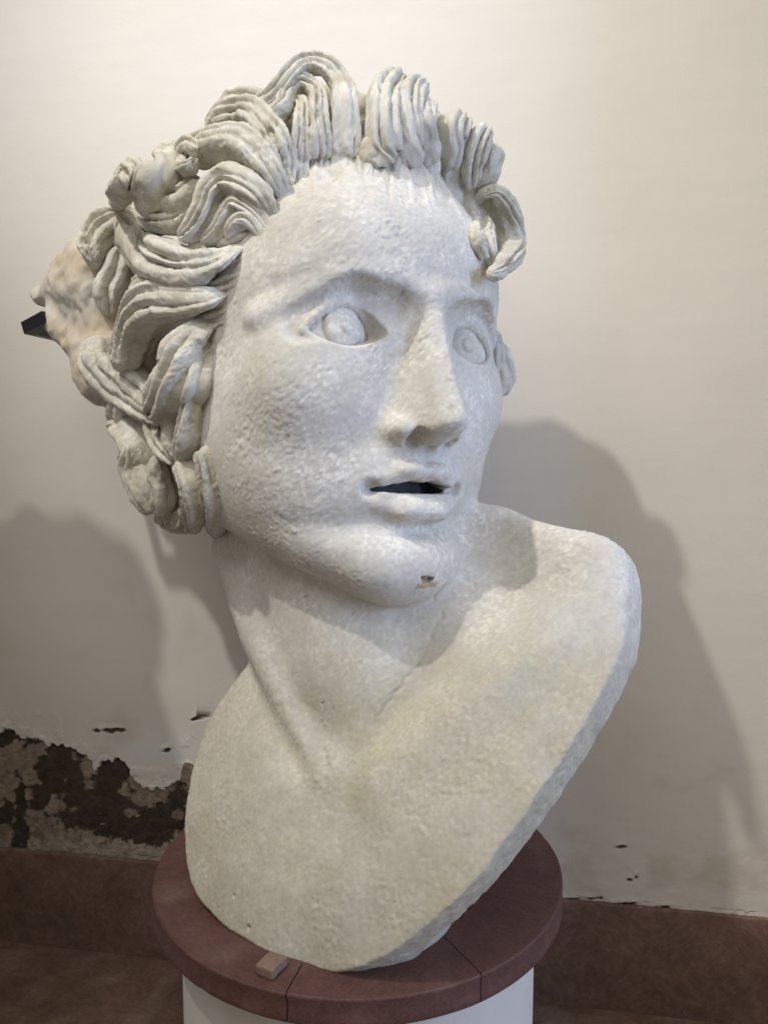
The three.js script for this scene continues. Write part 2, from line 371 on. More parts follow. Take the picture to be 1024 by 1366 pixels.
{
  const g = meshField(skin, [-420, -680, -600], [480, 640, 190], G_H);
  finish(g, (x, y, z) => {
    const h = toH(x, y, z);
    const onFace = sst(-370, -330, h[1]) * sst(-180, -110, h[2]);
    const eye = h[1] > -42 && h[1] < 26 && Math.abs(Math.abs(h[0]) - 104) < 54 && h[2] < 12 ? 0.15 : 1;
    const patch = 0.55 + 0.9 * sst(-0.2, 0.3, fbm(x / 70 + 5, y / 70, z / 70, 2));
    const low = 0.55 * fbm(x / 32, y / 32, z / 32, 2);
    const chest = sst(-150, -260, y) * 0.6;
    const fr = sst(128, 205, h[1] + 16 * fbm(x / 26, y / 40, 3, 2)) * sst(-260, -200, h[2]), ph = Math.atan2(h[0], h[2] + 265) * 17 + 1.1 * vnoise(x / 40, y / 70, 5) + 0.5 * vnoise(x / 13, y / 60, 8);
    const strand = fr > 0 ? fr * (9 * Math.pow(Math.abs(Math.sin(ph)), 0.6) + 5 * Math.pow(Math.abs(Math.sin(ph * 2.3 + 1)), 0.6) - 5) : 0;
    let cr = 0;
    if (y < 260 && z > -120) {
      for (const c of CRACKS) for (let i = 0; i + 1 < c.p.length; i++) { const A = c.p[i], B = c.p[i + 1]; if (Math.abs(x - A[0]) > 70 || Math.abs(y - A[1]) > 70) continue; const dd = cap(x + 3 * vnoise(x / 9, y / 9, 2), y, z, [...A, 0], [...B, 0]); cr -= c.r * 2.6 * Math.exp(-((dd / 2.6) ** 2)); }
      for (const q of HOLES) { const dd = Math.hypot(x - q[0], y - q[1], z - q[2]); if (dd < 20) cr -= 2.4 * q[3] * Math.exp(-((dd / q[3]) ** 2)); }
    }
    return cr + strand + low * eye + pitting(x, y, z, (0.25 + 0.8 * onFace * patch + chest * patch) * eye);
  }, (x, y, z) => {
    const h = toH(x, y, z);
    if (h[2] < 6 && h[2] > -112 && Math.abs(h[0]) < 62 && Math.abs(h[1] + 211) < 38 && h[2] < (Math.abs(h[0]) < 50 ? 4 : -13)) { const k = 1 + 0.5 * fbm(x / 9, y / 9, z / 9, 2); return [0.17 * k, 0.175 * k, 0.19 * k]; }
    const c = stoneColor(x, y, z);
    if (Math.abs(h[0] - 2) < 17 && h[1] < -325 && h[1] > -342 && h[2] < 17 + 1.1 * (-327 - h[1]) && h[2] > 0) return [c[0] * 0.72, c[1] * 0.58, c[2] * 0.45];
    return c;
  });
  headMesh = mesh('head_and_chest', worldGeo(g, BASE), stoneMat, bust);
}
for (const sd of [-1, 1]) {                // eyeballs with a cut iris and a raised pupil
  const R = 78, pr = [];
  const add = rho => { const q = Math.sqrt(R * R - rho * rho); let dz = 7 * Math.sqrt(Math.max(0, 1 - (rho / 28.5) ** 2)) - 2.2 * Math.exp(-(((rho - 29.5) / 2.4) ** 2)) + 2.2 * sst(11, 6.5, rho) - 0.7 * Math.exp(-(((rho - 12.5) / 2) ** 2)); pr.push(new THREE.Vector2(rho, q + dz)); };
  for (let i = 0; i <= 60; i++) add(i * 0.6); for (let i = 1; i <= 24; i++) add(36 + i * 1.7);
  const g = new THREE.LatheGeometry(pr.reverse(), 72), p = g.attributes.position, v = new THREE.Vector3();
  const dir = new THREE.Vector3(sd < 0 ? 0 : -6, 4, 78).normalize(), qn = new THREE.Quaternion().setFromUnitVectors(new THREE.Vector3(0, 1, 0), dir);
  for (let i = 0; i < p.count; i++) { v.fromBufferAttribute(p, i).applyQuaternion(qn); const u = fromH(sd * 104 + v.x, -12 + v.y, -84 + v.z); p.setXYZ(i, u[0], u[1], u[2]); }
  g.computeVertexNormals();
  mesh(numbered('eyeball'), worldGeo(finish(g, (x, y, z) => 0.25 * fbm(x / 7, y / 7, z / 7, 2), stoneColor), BASE), stoneMat, headMesh);
}
let hairMesh;
hairMesh = mesh('hair', new THREE.BufferGeometry(), stoneMat, bust);
const ROOTS = [];                          // rounded cores of the locks, joined into the body of the hair below
{
  const g = meshField(backMass, [-860, -160, -600], [0, 560, 0], 5);
  finish(g, (x, y, z) => 4 * fbm(x / 15, y / 15, z / 15, 4) - 4 * sst(0.2, 0.5, fbm(x / 30, y / 30, z / 30, 3)), (x, y, z) => {
    const t = sst(-0.3, 0.4, fbm(x / 60, y / 60, z / 60, 3)), k = 1 + 0.16 * fbm(x / 12, y / 12, z / 12, 2);
    return [(0.52 + 0.03 * t) * k, (0.445 + 0.07 * t) * k, (0.345 + 0.12 * t) * k];
  });
  mesh('unworked_back', worldGeo(g, BASE), stoneMat, bust).userData.label = 'rough tan unworked mass behind the hair';
}
// locks: swept along paths laid over the head
const ground = (x, y, z) => Math.min(skin(x, y, z), hairGround(x, y, z), backMass(x, y, z));
function overHead(px, py, lift) {          // the point of the head's surface, raised by lift, that the photograph shows at (px, py)
  const d = new THREE.Vector3(px - 512, 683 - py, -FOCAL).normalize();
  let t = 650, best = 1e9, bt = t;
  for (let i = 0; i < 160 && t < 1900; i++) {
    const v = ground(d.x * t, d.y * t, FOCAL + d.z * t) - lift;
    if (v < best) { best = v; bt = t; }
    if (v < 0.4) break;
    t += Math.max(v * 0.7, 0.5);
  }
  return new THREE.Vector3(d.x * bt, d.y * bt, FOCAL + d.z * bt);
}
function outward(p) { const e = 6, n = new THREE.Vector3(ground(p.x + e, p.y, p.z) - ground(p.x - e, p.y, p.z), ground(p.x, p.y + e, p.z) - ground(p.x, p.y - e, p.z), ground(p.x, p.y, p.z + e) - ground(p.x, p.y, p.z - e)); return n.lengthSq() < 1e-6 ? new THREE.Vector3(0, 0, 1) : n.normalize(); }
let lockNo = 0;
function lock(path, width, { n = 3, lift = 14, h = 0.62, groove = 0.6, root = true, z = null, blunt = false, slow = false } = {}) {
  const id = ++lockNo, m = path.length;
  const W = i => Array.isArray(width) ? width[Math.min(Math.round(i / (m - 1) * (width.length - 1)), width.length - 1)] : width;
  const pts = path.map(([a, b, l, zz], i) => {
    const zf = zz ?? z; if (zf !== null && zf !== undefined) return new THREE.Vector3(...P(a, b, zf));
    return overHead(a, b, l !== undefined ? l : lift * (root && i === 0 ? -0.2 : root && i === 1 ? 0.6 : 1));
  });
  const nrm = pts.map(outward);
  const curve = new THREE.CatmullRomCurve3(pts, false, 'centripetal');
  const len = curve.getLength(), M = Math.max(24, Math.round(len / 3)), K = 72;
  const pos = [], idx = [], core = [];
  const side = new THREE.Vector3(), N = new THREE.Vector3(), T = new THREE.Vector3(), q = new THREE.Vector3();
  const wArr = path.map((_, i) => W(i));
  const cum = [0]; for (let i = 0; i < n; i++) cum.push(cum[i] + 0.55 + 0.9 * hash3(i, id, 3)); const full = cum[n]; for (let i = 0; i <= n; i++) cum[i] /= full;
  let prev = null;
  for (let i = 0; i <= M; i++) {
    const t = i / M, ft = t * (m - 1), a = Math.min(ft | 0, m - 2), u = ft - a, su = u * u * (3 - 2 * u);
    const c = curve.getPoint(t); curve.getTangent(t, T);
    N.copy(nrm[a]).lerp(nrm[a + 1], su).addScaledVector(T, 0); N.addScaledVector(T, -N.dot(T));
    if (N.lengthSq() < 0.02 && prev) N.copy(prev);
    N.addScaledVector(T, -N.dot(T)).normalize();
    if (prev) N.lerp(prev, 0.6).normalize();
    prev = N.clone();
    side.crossVectors(T, N).normalize();
    const wd = (FOCAL - c.z) / FOCAL;
    let w = (wArr[a] + (wArr[a + 1] - wArr[a]) * su) * 0.5 * wd, hh = w * h + Math.min(4, w * 0.22);
    const tipLen = (blunt ? 0.4 : 1.3) * w / len, e = clamp((1 - t) / Math.max(tipLen, 1e-3), 0, 1), tip = Math.sqrt(Math.max(0, 1 - (1 - e) ** 2)) * 0.97 + 0.03;
    const e0 = root ? 0.1 + 0.9 * sst(0, slow ? 0.6 : 0.42, t) : Math.sqrt(Math.max(0, 1 - (1 - clamp(t * len / w, 0, 1)) ** 2)) * 0.97 + 0.03;
    w *= tip * (root ? 0.7 + 0.3 * e0 : e0); hh *= tip * e0;
    if (i % 4 === 0) { const rr = Math.min(w * 0.82, hh * 1.3); core.push([c.x - N.x * rr * 0.72, c.y - N.y * rr * 0.72, c.z - N.z * rr * 0.72, rr]); }
    for (let k = 0; k < K; k++) {
      const th = k / K * Math.PI * 2, cu = Math.cos(th), sn = Math.sin(th);
      const uu = clamp(cu + 0.16 * Math.sin(t * 5 + id * 1.7) * (1 - cu * cu) + 0.08 * vnoise(t * len / 30, id * 3.3, 0) * (1 - cu * cu), -1, 1);
      const sx = (uu + 1) / 2; let lobe = 0; while (lobe < n - 1 && sx > cum[lobe + 1]) lobe++;
      const fr = clamp((sx - cum[lobe]) / (cum[lobe + 1] - cum[lobe]), 0, 1);
      const deep = 0.45 + 0.95 * hash3(lobe + (fr > 0.5 ? 1 : 0), id, 9);
      const r = 1 - (1 - Math.pow(Math.max(0, Math.sin(Math.PI * fr)), 0.6)) * deep - 0.24 * hash3(lobe, id, 5);
      const fine = 0.085 * (1 - Math.pow(Math.abs(Math.sin(Math.PI * (fr * 2.6 + hash3(lobe, id, 2) + 0.35 * vnoise(t * len / 26, lobe, id)))), 0.5)) * (0.5 + 0.5 * vnoise(t * len / 40, lobe * 2 + 5, id));
      const front = sst(-0.5, 0.15, sn);
      const cut = 1 - (groove * (1 - r) * (1 + 0.6 * vnoise(t * len / 34, lobe * 3, id)) + fine) * front * (0.5 + 0.5 * e0);
      const sq = Math.sign(sn) * Math.pow(Math.abs(sn), 0.72);
      q.copy(c).addScaledVector(side, w * cu * (0.6 + 0.4 * cut)).addScaledVector(N, hh * sq * (sn < 0 ? 1.35 : cut));
      pos.push(q.x, q.y, q.z);
    }
  }
  for (let i = 0; i < M; i++) for (let k = 0; k < K; k++) { const a = i * K + k, b = i * K + (k + 1) % K; idx.push(a, a + K, b, b, a + K, b + K); }
  const s0 = pos.length / 3; const c0 = curve.getPoint(0), c1 = curve.getPoint(1); pos.push(c0.x, c0.y, c0.z, c1.x, c1.y, c1.z);
  for (let k = 0; k < K; k++) { idx.push(s0, k, (k + 1) % K); idx.push(s0 + 1, M * K + (k + 1) % K, M * K + k); }
  for (let i = 0; i + 1 < core.length; i++) ROOTS.push([core[i], core[i + 1]]);
  const g = new THREE.BufferGeometry();
  g.setAttribute('position', new THREE.Float32BufferAttribute(pos, 3)); g.setIndex(idx); g.computeVertexNormals();
  finish(g, (x, y, z2) => 2.4 * fbm(x / 17, y / 17, z2 / 17, 3) - 3.0 * sst(0.15, 0.5, fbm(x / 24 + 9, y / 24, z2 / 24, 2)) + pitting(x, y, z2, 1.2), hairColor);
  mesh(numbered('hair_lock'), worldGeo(g, BASE), stoneMat, hairMesh);
}
// a lock that stands up over the forehead, rising gradually out of the skin
function stand(path, width, o) {
  const [x0, y0] = path[0], [x1] = path[1], rest = path.slice(1).filter(p => p[1] < y0 - 62);
  lock([[x0, y0 + 10, -3], [x0, y0 - 12, 0], [x0 + (x1 - x0) * 0.4, y0 - 34, 6], [x0 + (x1 - x0) * 0.7, y0 - 52, 0.45 * o.lift], ...rest], width, { ...o, slow: true });
}
/*LOCKS*/
// left side, from the temple backwards
lock([[326, 322], [290, 345], [252, 358], [216, 350], [187, 324], [164, 303], [140, 303], [123, 326], [126, 350]], [34, 54, 64, 68, 66, 60, 52, 42, 28], { n: 3, lift: 28 });
lock([[160, 330], [156, 360], [142, 388], [146, 420]], [34, 44, 42, 30], { n: 2, lift: 14, root: false });
lock([[364, 294], [349, 262], [324, 243], [299, 240], [281, 256], [270, 282], [257, 304], [238, 318]], [30, 44, 48, 50, 48, 42, 34, 22], { n: 3, lift: 24 });
lock([[358, 304], [338, 278], [316, 270], [301, 286], [288, 308], [268, 322]], [24, 32, 36, 32, 28, 20], { n: 3, lift: 14 });
lock([[350, 314], [331, 294], [314, 298], [300, 318]], [20, 26, 26, 18], { n: 2, lift: 10 });
lock([[270, 240], [248, 262], [224, 267], [203, 255], [188, 238], [173, 232], [161, 246], [155, 268]], [34, 46, 54, 56, 52, 44, 34, 20], { n: 3, lift: 18, root: false });
lock([[266, 270], [240, 292], [212, 292], [188, 276], [172, 264]], [26, 34, 36, 32, 22], { n: 3, lift: 10, root: false });
lock([[246, 200], [226, 214], [212, 232], [206, 246]], [40, 50, 46, 34], { n: 3, lift: 10, root: false });
lock([[384, 270], [365, 232], [344, 206], [318, 189], [292, 190], [268, 200], [250, 208]], [28, 40, 48, 50, 50, 48, 46], { n: 3, lift: 34, h: 0.7 });
lock([[264, 198], [246, 196], [238, 210], [250, 222], [260, 212]], [22, 26, 26, 22, 12], { n: 2, lift: 42, root: false });
lock([[398, 248], [376, 198], [355, 168], [328, 150], [305, 152], [288, 164], [284, 176]], [30, 44, 48, 48, 42, 34, 22], { n: 3, lift: 32 });
lock([[362, 140], [336, 134], [310, 136], [292, 150]], [30, 38, 38, 28], { n: 2, lift: 28, root: false });
lock([[384, 260], [380, 218], [371, 186], [356, 164], [338, 156]], [28, 38, 40, 34, 22], { n: 3, lift: 30 });
// the standing locks over the brow
stand([[486, 250], [486, 205], [486, 160]], [26, 34, 30], { n: 2, lift: 20 });
stand([[400, 252], [402, 205], [403, 165], [396, 136], [383, 137], [371, 152], [356, 164]], [36, 42, 38, 30, 24, 24, 18], { n: 3, lift: 30 });
stand([[428, 248], [426, 200], [425, 150], [419, 118], [402, 108], [386, 121], [374, 142], [358, 152]], [46, 50, 44, 34, 26, 26, 26, 18], { n: 3, lift: 36 });
stand([[460, 248], [462, 190], [461, 140], [452, 106], [432, 85], [408, 83], [389, 97], [373, 118], [356, 134], [338, 142]], [58, 64, 56, 44, 32, 28, 28, 30, 30, 20], { n: 3, lift: 42 });
stand([[514, 252], [512, 195], [512, 145], [518, 115], [532, 102]], [54, 60, 58, 48, 34], { n: 3, lift: 46, blunt: true });
stand([[550, 250], [547, 195], [546, 145], [553, 119], [565, 112]], [36, 44, 48, 44, 30], { n: 3, lift: 50, blunt: true });
stand([[576, 252], [572, 205], [569, 165], [572, 138]], [30, 36, 38, 30], { n: 2, lift: 46, blunt: true });
stand([[606, 256], [602, 212], [606, 178], [618, 155]], [38, 48, 50, 36], { n: 3, lift: 38, blunt: true });
lock([[632, 262], [631, 222], [638, 188], [646, 172]], [30, 36, 38, 28], { n: 3, lift: 34, blunt: true });
lock([[644, 266], [652, 234], [659, 208], [658, 192]], [26, 32, 30, 20], { n: 2, lift: 26 });
lock([[648, 296], [653, 330], [658, 356]], [24, 26, 18], { n: 2, lift: 6, root: false });
lock([[634, 274], [646, 258], [662, 254], [676, 270], [685, 296], [688, 322], [680, 348], [664, 364], [654, 366]], [16, 20, 24, 28, 32, 34, 32, 24, 12], { n: 3, lift: 26 });
lock([[658, 456], [670, 474], [677, 502], [672, 530]], [24, 30, 30, 20], { n: 2, z: -150, root: false });
// left side, lower
lock([[308, 386], [276, 397], [240, 401], [206, 401], [183, 417], [172, 445], [165, 474], [162, 496]], [26, 42, 54, 62, 62, 56, 50, 36], { n: 3, lift: 28 });
lock([[292, 426], [260, 444], [239, 474], [229, 505], [215, 532], [198, 550]], [30, 58, 80, 86, 78, 54], { n: 3, lift: 28, h: 0.5 });
lock([[130, 450], [126, 484], [152, 514], [186, 538], [222, 556]], [40, 54, 56, 50, 38], { n: 3, lift: 8, root: false, h: 0.5 });
lock([[256, 522], [250, 556], [246, 590], [240, 618]], [26, 34, 36, 24], { n: 2, lift: 14, root: false });
lock([[236, 530], [230, 560], [230, 592], [236, 616]], [28, 36, 36, 22], { n: 2, lift: 16, root: false });
lock([[206, 544], [208, 574], [220, 600], [234, 618]], [30, 36, 32, 20], { n: 2, lift: 12, root: false });
lock([[160, 532], [162, 566], [172, 596], [186, 622]], [36, 48, 46, 30], { n: 2, lift: 10, root: false });
lock([[172, 590], [176, 622], [190, 656], [206, 684]], [34, 48, 52, 34], { n: 3, lift: 14, root: false, blunt: true });
lock([[206, 606], [212, 640], [216, 668], [210, 686]], [24, 32, 34, 24], { n: 2, lift: 10, root: false });
lock([[240, 616], [252, 646], [257, 674], [244, 698], [222, 694], [212, 680]], [30, 38, 42, 40, 32, 18], { n: 3, lift: 18, root: false });
lock([[268, 600], [276, 640], [281, 676], [284, 708]], [28, 34, 34, 24], { n: 2, lift: 6, root: false, blunt: true });
lock([[300, 374], [264, 384], [230, 385], [198, 378], [176, 392]], [20, 30, 34, 34, 26], { n: 2, lift: 10 });
lock([[286, 452], [266, 482], [256, 514], [244, 542]], [24, 42, 48, 36], { n: 2, lift: 16 });
lock([[160, 480], [176, 506], [196, 528], [220, 540]], [36, 46, 46, 36], { n: 2, lift: 12, root: false });
lock([[628, 262], [632, 288], [638, 318], [648, 346]], [16, 20, 20, 12], { n: 2, lift: 8 });
lock([[650, 440], [662, 452], [668, 474], [664, 500]], [16, 20, 20, 14], { n: 2, z: -140, root: false });
// short strands along the hairline
for (let i = 0; i < 8; i++) {
  const y = 312 + 17 * i + 6 * (rnd() - 0.5), x = 334 - 5 * i;
  lock([[x, y], [x - 20, y + 6], [x - 46, y + 12 + 6 * rnd()]], [6, 12, 14], { n: 1, lift: 4 + 3 * rnd(), h: 0.5 });
}
{
  const C = 40, grid = new Map(), ky = (i, j, k) => (i + 64) * 16384 + (j + 64) * 128 + k + 64;
  for (const r of ROOTS) {
    const [A, B] = r, m = 34 + Math.max(A[3], B[3]), lo = q => Math.floor((Math.min(A[q], B[q]) - m) / C), hi = q => Math.floor((Math.max(A[q], B[q]) + m) / C);
    for (let i = lo(0); i <= hi(0); i++) for (let j = lo(1); j <= hi(1); j++) for (let k = lo(2); k <= hi(2); k++) { const q = ky(i, j, k); if (!grid.has(q)) grid.set(q, []); grid.get(q).push(r); }
  }
  // drilled hollows between the locks
  const HOLLOWS = [[[298, 218], [326, 228], 13], [[158, 372], [182, 402], 18], [[256, 304], [240, 320], 10], [[198, 450], [186, 492], 10], [[232, 622], [228, 662], 9], [[430, 92], [414, 96], 9], [[644, 272], [650, 338], 10], [[238, 214], [226, 236], 8]]
    .map(([a, b, r]) => { const A = overHead(a[0], a[1], 7), B = overHead(b[0], b[1], 7); return [[A.x, A.y, A.z, r], [B.x, B.y, B.z, r]]; });
  const body = (x, y, z) => {
    let d = hairGround(x, y, z) + 2 + 11 * sst(70, -40, toH(x, y, z)[0]);
    const L = grid.get(ky(Math.floor(x / C), Math.floor(y / C), Math.floor(z / C)));
    if (L) { let e = 1e9; for (const r of L) e = Math.min(e, cap(x, y, z, r[0], r[1])); d = smin(d, e, 16); }
    for (const q of HOLLOWS) if (Math.abs(x - q[0][0]) < 90 && Math.abs(y - q[0][1]) < 100) d = smax(d, -cap(x, y, z, q[0], q[1]), 6);
    return d;
  };
  const g = meshField(body, [-560, -140, -640], [440, 700, 90], 3.6);
  finish(g, (x, y, z) => 2.6 * fbm(x / 14, y / 14, z / 14, 3) + pitting(x, y, z, 0.8), (x, y, z) => { const c = hairColor(x, y, z); return [c[0] * 0.97, c[1] * 0.95, c[2] * 0.91]; });
  hairMesh.geometry = worldGeo(g, BASE);
}
/*END LOCKS*/

// ------------------------------------------------------------------ grain for painted wood and plaster
function grainTexture(n, sd, lo, specks) {
  const D = new Uint8Array(n * n * 4);
  for (let j = 0; j < n; j++) for (let i = 0; i < n; i++) {
    const a = i / n * Math.PI * 2, b = j / n * Math.PI * 2, X = Math.cos(a) * 5 + sd, Y = Math.sin(a) * 5 + Math.cos(b) * 5, Z = Math.sin(b) * 5;
    const f = fbm(X * 1.3, Y * 1.3, Z * 1.3, 4), e = vnoise(X * 9, Y * 9, Z * 9), q = vnoise(X * 14 + 3, Y * 14, Z * 14);
    let v = lo + (1 - lo) * clamp(0.62 + 0.5 * f + 0.22 * e, 0, 1); if (q > 0.72) v = Math.min(1, v + specks); if (q < -0.74) v *= 0.7;
    const o = (j * n + i) * 4; D[o] = D[o + 1] = D[o + 2] = 255 * v; D[o + 3] = 255;
  }
  const t = new THREE.DataTexture(D, n, n); t.wrapS = t.wrapT = THREE.RepeatWrapping; t.magFilter = THREE.LinearFilter; t.minFilter = THREE.LinearMipmapLinearFilter; t.generateMipmaps = true; t.needsUpdate = true; return t;
}
const GRAIN = grainTexture(512, 2, 0.45, 0.3);
const withUv = (g, f) => { const p = g.attributes.position, uv = new Float32Array(p.count * 2); for (let i = 0; i < p.count; i++) { const q = f(p.getX(i), p.getY(i), p.getZ(i)); uv[2 * i] = q[0]; uv[2 * i + 1] = q[1]; } g.setAttribute('uv', new THREE.BufferAttribute(uv, 2)); return g; };
// ------------------------------------------------------------------ pedestal
const DISC_H = (EYE.y - CONTACT.y) / S, DISC_Y = CONTACT.y, DISC_R = 0.482 * DISC_H * S;
const DISC_C = new THREE.Vector3(S * (479 - 512) * 1.88 * DISC_H / FOCAL, DISC_Y, EYE.z - S * 1.80 * DISC_H);
const ped = new THREE.Group(); ped.name = 'pedestal'; ped.position.set(DISC_C.x, 0, DISC_C.z);
ped.userData = { label: 'round whitewashed column pedestal with a dull red disc top, under the bust', category: 'pedestal' };
scene.add(ped);
{
  const R = DISC_R * 274 / 315, top = DISC_Y - 0.058, seg = 160, rows = 60, pos = [], idx = [], col = [];
  for (let j = 0; j <= rows; j++) for (let i = 0; i <= seg; i++) {
    const a = i / seg * Math.PI * 2, y = top * j / rows, x = Math.sin(a), z = Math.cos(a), r = R + 0.0016 * fbm(x * 4, y * 5, z * 4, 3);
    pos.push(x * r, y, z * r); const k = 1 + 0.08 * fbm(x * 9, y * 9, z * 9, 3); col.push(0.66 * k, 0.64 * k, 0.60 * k);
  }
  for (let j = 0; j < rows; j++) for (let i = 0; i < seg; i++) { const a = j * (seg + 1) + i, b = a + seg + 1; idx.push(a, a + 1, b + 1, a, b + 1, b); }
  const g = new THREE.BufferGeometry(); g.setAttribute('position', new THREE.Float32BufferAttribute(pos, 3)); g.setAttribute('color', new THREE.Float32BufferAttribute(col, 3)); g.setIndex(idx); g.computeVertexNormals();
  mesh('column_shaft', withUv(g, (x, y, z) => [Math.atan2(x, z) * 1.2, y * 3]), new THREE.MeshStandardMaterial({ vertexColors: true, roughness: 0.85, bumpMap: GRAIN, bumpScale: 0.0008 }), ped);
  const redMat = new THREE.MeshStandardMaterial({ vertexColors: true, roughness: 0.66, map: GRAIN, bumpMap: GRAIN, bumpScale: 0.0012 });
  // three slabs of the disc; joints where the photograph shows them
  const aim = (px, py) => { const d = new THREE.Vector3(px - 512, 683 - py, -FOCAL), w = toWorld(d.x, d.y, FOCAL + d.z).sub(EYE); const k = (DISC_Y - EYE.y) / w.y; return Math.atan2(EYE.x + w.x * k - DISC_C.x, EYE.z + w.z * k - DISC_C.z); };
  const j1 = aim(378, 1333), j2 = aim(655, 1311), cuts = [j1, j2, j2 + 2.0, j1 + Math.PI * 2];
  const T = 0.056;
  for (let s = 0; s < 3; s++) {
    const a0 = cuts[s] , a1 = cuts[s + 1], gap = 0.0012, na = Math.max(24, Math.round((a1 - a0) * 46));
    const prof = []; const bev = 0.006;
    for (let i = 0; i <= 14; i++) prof.push([DISC_R * 0.02 + (DISC_R - bev - DISC_R * 0.02) * i / 14, 0]);
    for (let i = 1; i <= 5; i++) prof.push([DISC_R - bev + bev * Math.sin(i / 5 * Math.PI / 2), -bev + bev * Math.cos(i / 5 * Math.PI / 2)]);
    for (let i = 1; i <= 5; i++) prof.push([DISC_R - 0.001 * Math.sin(i), -bev - (T - 2 * bev) * i / 5]);
    for (let i = 1; i <= 4; i++) prof.push([DISC_R - bev + bev * Math.cos(i / 4 * Math.PI / 2), -T + bev - bev * Math.sin(i / 4 * Math.PI / 2)]);
    prof.push([DISC_R * 0.02, -T]);
    const p = [], ix = [], c = [], np = prof.length;
    for (let i = 0; i <= na; i++) for (let k = 0; k < np; k++) {
      const [r, y] = prof[k], end = i === 0 || i === na;
      const wob = (end || i === 1 || i === na - 1) ? 0.5 : 1;
      let a = a0 + (a1 - a0) * i / na; const jag = 0.004 * vnoise(r * 60, y * 40, 3.7 + (i < na / 2 ? cuts[s] : cuts[(s + 1) % 3 === 0 ? 0 : s + 1]));
      if (i === 0) a += (gap + jag) / Math.max(r, 0.03); if (i === na) a += (-gap + jag) / Math.max(r, 0.03);
      const X = Math.sin(a) * r, Z = Math.cos(a) * r, chip = k > 13 ? -0.004 * sst(0.30, 0.6, fbm(X * 22, y * 30, Z * 22, 2)) : 0;
      const rr = r + chip + (k > 13 ? 0.0012 * fbm(X * 14, y * 20, Z * 14, 2) : 0);
      p.push(Math.sin(a) * rr, DISC_Y + y + (k < 15 ? 0.0012 * fbm(X * 9, 0, Z * 9, 2) : 0) * wob, Math.cos(a) * rr);
      const t = sst(0.0, 0.5, fbm(X * 12 + 3, y * 20, Z * 12, 3)), m = 1 + 0.25 * fbm(X * 60, y * 60, Z * 60, 2), dust = sst(0.1, 0.5, fbm(X * 7, 4, Z * 7, 3)) * (k < 14 ? 0.5 : 0.15);
      c.push(1.3 * (0.092 + 0.025 * t + 0.07 * dust) * m, 1.2 * (0.042 + 0.02 * t + 0.07 * dust) * m, 1.08 * (0.038 + 0.02 * t + 0.066 * dust) * m);
    }
    for (let i = 0; i < na; i++) for (let k = 0; k < np; k++) { const a = i * np + k, b = i * np + (k + 1) % np, d = a + np, e = b + np; ix.push(a, b, d, b, e, d); }
    for (const [row, flip] of [[0, false], [na, true]]) {
      const o = p.length / 3; for (let k = 0; k < np; k++) { p.push(p[(row * np + k) * 3], p[(row * np + k) * 3 + 1], p[(row * np + k) * 3 + 2]); c.push(0.10, 0.05, 0.04); }
      const m = p.length / 3; p.push(Math.sin(cuts[s]) * DISC_R / 2, DISC_Y - T / 2, Math.cos(cuts[s]) * DISC_R / 2); if (row) { const a = cuts[s + 1]; p[m * 3] = Math.sin(a) * DISC_R / 2; p[m * 3 + 2] = Math.cos(a) * DISC_R / 2; } c.push(0.1, 0.05, 0.04);
      for (let k = 0; k < np; k++) { const a = o + k, b = o + (k + 1) % np; flip ? ix.push(m, a, b) : ix.push(m, b, a); }
    }
    const g2 = new THREE.BufferGeometry(); g2.setAttribute('position', new THREE.Float32BufferAttribute(p, 3)); g2.setAttribute('color', new THREE.Float32BufferAttribute(c, 3)); g2.setIndex(ix); g2.computeVertexNormals();
    mesh(numbered('top_slab'), withUv(g2, (x, y, z) => Math.hypot(x, z) < DISC_R - 0.004 ? [x * 4, z * 4] : [Math.atan2(x, z) * DISC_R * 4, y * 4]), redMat, ped);
  }
}
